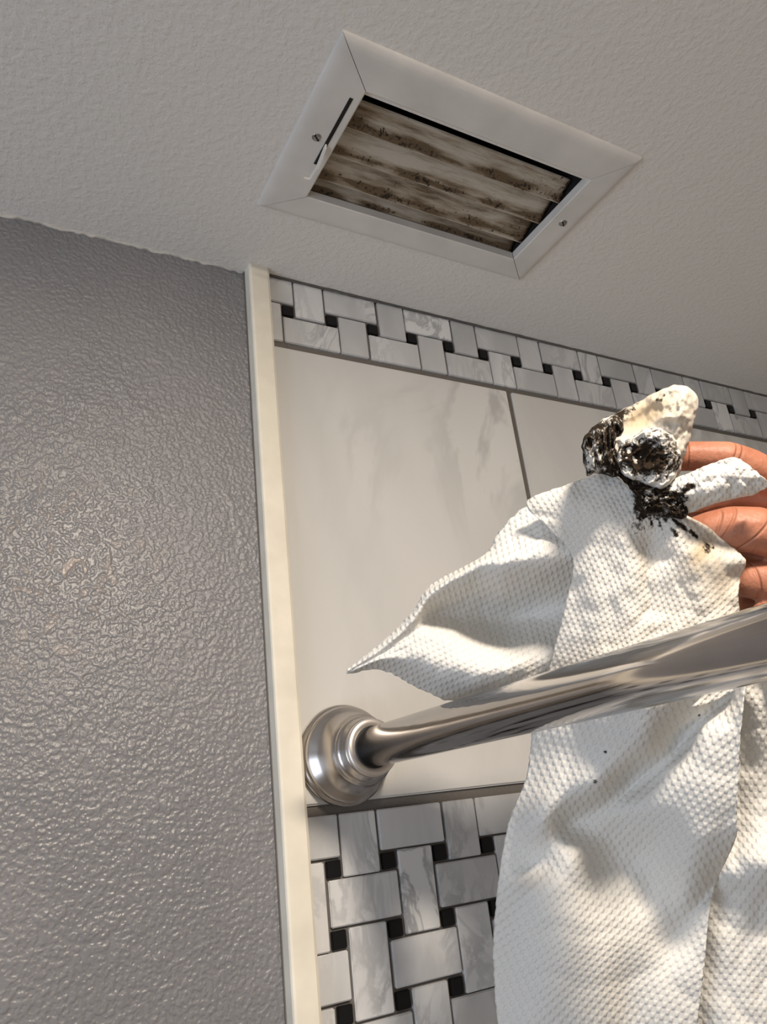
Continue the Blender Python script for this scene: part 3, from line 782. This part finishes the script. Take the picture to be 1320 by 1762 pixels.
# tall fold: cream peak with a smooth damp facet
def f_peak(x, y):
    k = wrk(32, 0.009, 31, 1.4)(x, y) * (1 - 0.85 * blob(x, y, 1105, 718, 40, 22, -0.6))
    k += 0.012 * blob(x, y, 1105, 722, 34, 20, -0.6) - 0.008 * blob(x, y, 1172, 715, 14, 50, 0.25)
    return k
def d_peak(x, y): return 0.85 * blob(x, y, 1062, 716, 36, 12, -0.55) + 0.55 * blob(x, y, 1138, 686, 16, 6, -0.5) + 0.42 * blob(x, y, 1165, 775, 12, 20) + 0.45 * blob(x, y, 1040, 740, 25, 25)
lump('peak_fold', [(1172, 662), (1190, 670), (1203, 692), (1192, 735), (1181, 775), (1173, 800), (1160, 830), (1120, 838), (1070, 820), (1040, 800), (1030, 760), (1052, 718), (1092, 694), (1138, 671)],
     (1115, 750), 0.752, 0.030, 0.028, f_peak, d_peak, lambda x, y: 0.2 + 0.9 * blob(x, y, 1108, 714, 48, 25, -0.6) + 0.25 * blob(x, y, 1170, 720, 30, 60) + .1, 0.3, seed=1)
# dark left fold
def f_left(x, y): return wrk(14, 0.008, 37, 2.6)(x, y)
def d_left(x, y): return 0.72 - 0.42 * blob(x, y, 1018, 795, 14, 30) - 0.3 * blob(x, y, 1035, 720, 30, 10)
lump('soiled_fold', [(1060, 712), (1075, 730), (1066, 768), (1070, 805), (1062, 820), (1030, 815), (1010, 818), (1003, 790), (1002, 762), (1012, 744), (1034, 725)],
     (1038, 772), 0.742, 0.026, 0.03, f_left, d_left, 0.2, 0.15, seed=2, label='black-smeared fold of the towel')
# round front fold with the darkest smear
def f_front(x, y):
    return wrk(26, 0.006, 43)(x, y) + 0.010 * blob(x, y, 1100, 785, 22, 26) - 0.006 * blob(x, y, 1130, 752, 38, 9, 0.2)
def d_front(x, y): return 1.0 * blob(x, y, 1096, 786, 28, 24, 0.4) + 0.40 * blob(x, y, 1135, 805, 30, 20) + 0.35 * blob(x, y, 1140, 775, 40, 30) + 0.2
lump('front_fold', [(1090, 748), (1112, 738), (1135, 736), (1156, 746), (1168, 765), (1172, 790), (1164, 815), (1150, 836), (1132, 842), (1104, 832), (1080, 822), (1064, 806), (1058, 782), (1070, 760)],
     (1115, 790), 0.730, 0.020, 0.03, f_front, d_front, 0.15, 0.2, seed=3, label='grime-blackened round fold of the towel')
# twisted neck below the folds
def f_neck(x, y): return wrk(13, 0.007, 51)(x, y)
def d_neck(x, y): return 0.82 - 0.30 * blob(x, y, 1120, 850, 16, 6, 0.5) - 0.25 * blob(x, y, 1150, 875, 16, 12)
lump('twisted_neck', [(1062, 812), (1090, 818), (1120, 832), (1150, 838), (1172, 850), (1184, 872), (1182, 890), (1160, 892), (1138, 888), (1116, 884), (1098, 874), (1092, 850), (1076, 832)],
     (1128, 858), 0.738, 0.016, 0.03, f_neck, d_neck, 0.2, 0.1, seed=4, label='black twisted neck of the towel')

# ------------------------------------------------------------------ hand
def px2m(r, zc): return r * zc * U / F
person = empty('person', tuple(at(1520, 980, 0.80)))
tag(person, 'bare hand reaching in from the right, pinching the soiled paper towel', 'person')
bm = bmesh.new()
def chain(pts, sub_=10):
    """pts: (px,py,zc,r_px) joints, swept as overlapping balls that the remesher fuses into one skin"""
    A = np.array(pts, float)
    T = np.linspace(0, len(A) - 1, (len(A) - 1) * sub_ + 1)
    B = np.array([[np.interp(t_, range(len(A)), A[:, k]) for k in range(4)] for t_ in T])
    for x, y, z, r in B:
        p = at(x, y, z)
        bmesh.ops.create_icosphere(bm, subdivisions=2, radius=px2m(r, z), matrix=Matrix.Translation(Vector(p)))
chain([(1120, 792, .788, 23), (1180, 785, .780, 27), (1222, 785, .774, 27), (1250, 787, .770, 29), (1269, 791, .769, 27.5), (1288, 802, .770, 32), (1335, 828, .774, 33), (1440, 890, .800, 38)])   # index
chain([(1192, 912, .772, 22), (1222, 912, .766, 33), (1262, 910, .760, 41), (1300, 912, .756, 42), (1345, 925, .758, 42), (1400, 960, .765, 50), (1500, 1030, .790, 60)])        # thumb
chain([(1262, 1000, .775, 24), (1295, 998, .764, 34), (1335, 1004, .754, 36), (1380, 1010, .750, 37), (1425, 985, .768, 37), (1480, 930, .810, 40)])                        # middle, curled
chain([(1318, 1058, .752, 26), (1350, 1070, .745, 31), (1400, 1075, .742, 33), (1450, 1045, .765, 34), (1510, 985, .815, 40)])                          # ring
chain([(1350, 1120, .760, 22), (1385, 1132, .755, 27), (1430, 1130, .755, 28), (1475, 1095, .775, 31), (1540, 1040, .820, 38)])                          # little
chain([(1185, 872, .800, 20), (1222, 862, .800, 28), (1270, 852, .795, 33), (1340, 862, .792, 44), (1420, 900, .800, 50)])     # web between index and thumb
chain([(1283, 960, .785, 28), (1340, 960, .785, 44), (1430, 960, .79, 50)])
chain([(1290, 1042, .790, 25), (1350, 1042, .785, 40), (1430, 1030, .79, 46)])
for p in ((1440, 890, .800), (1480, 930, .810), (1510, 985, .815), (1540, 1040, .820)):
    chain([(*p, 40), ((p[0] + 1630) / 2, (p[1] + 1120) / 2, .815, 48), (1630, 1120, .81, 50)])
chain([(1500, 1030, .790, 60), (1570, 1080, .80, 60), (1640, 1120, .80, 56)])
chain([(1630, 1110, .81, 58), (1660, 1150, .80, 58), (1800, 1290, .78, 66), (1960, 1450, .74, 80)])
me = bpy.data.meshes.new('hand'); bm.to_mesh(me); bm.free()
hand = child('hand', me, M_skin, person)
r = hand.modifiers.new('fuse', 'REMESH'); r.mode = 'VOXEL'; r.voxel_size = 0.0012; r.use_smooth_shade = True
s = hand.modifiers.new('soft', 'SMOOTH'); s.factor = 0.6; s.iterations = 10
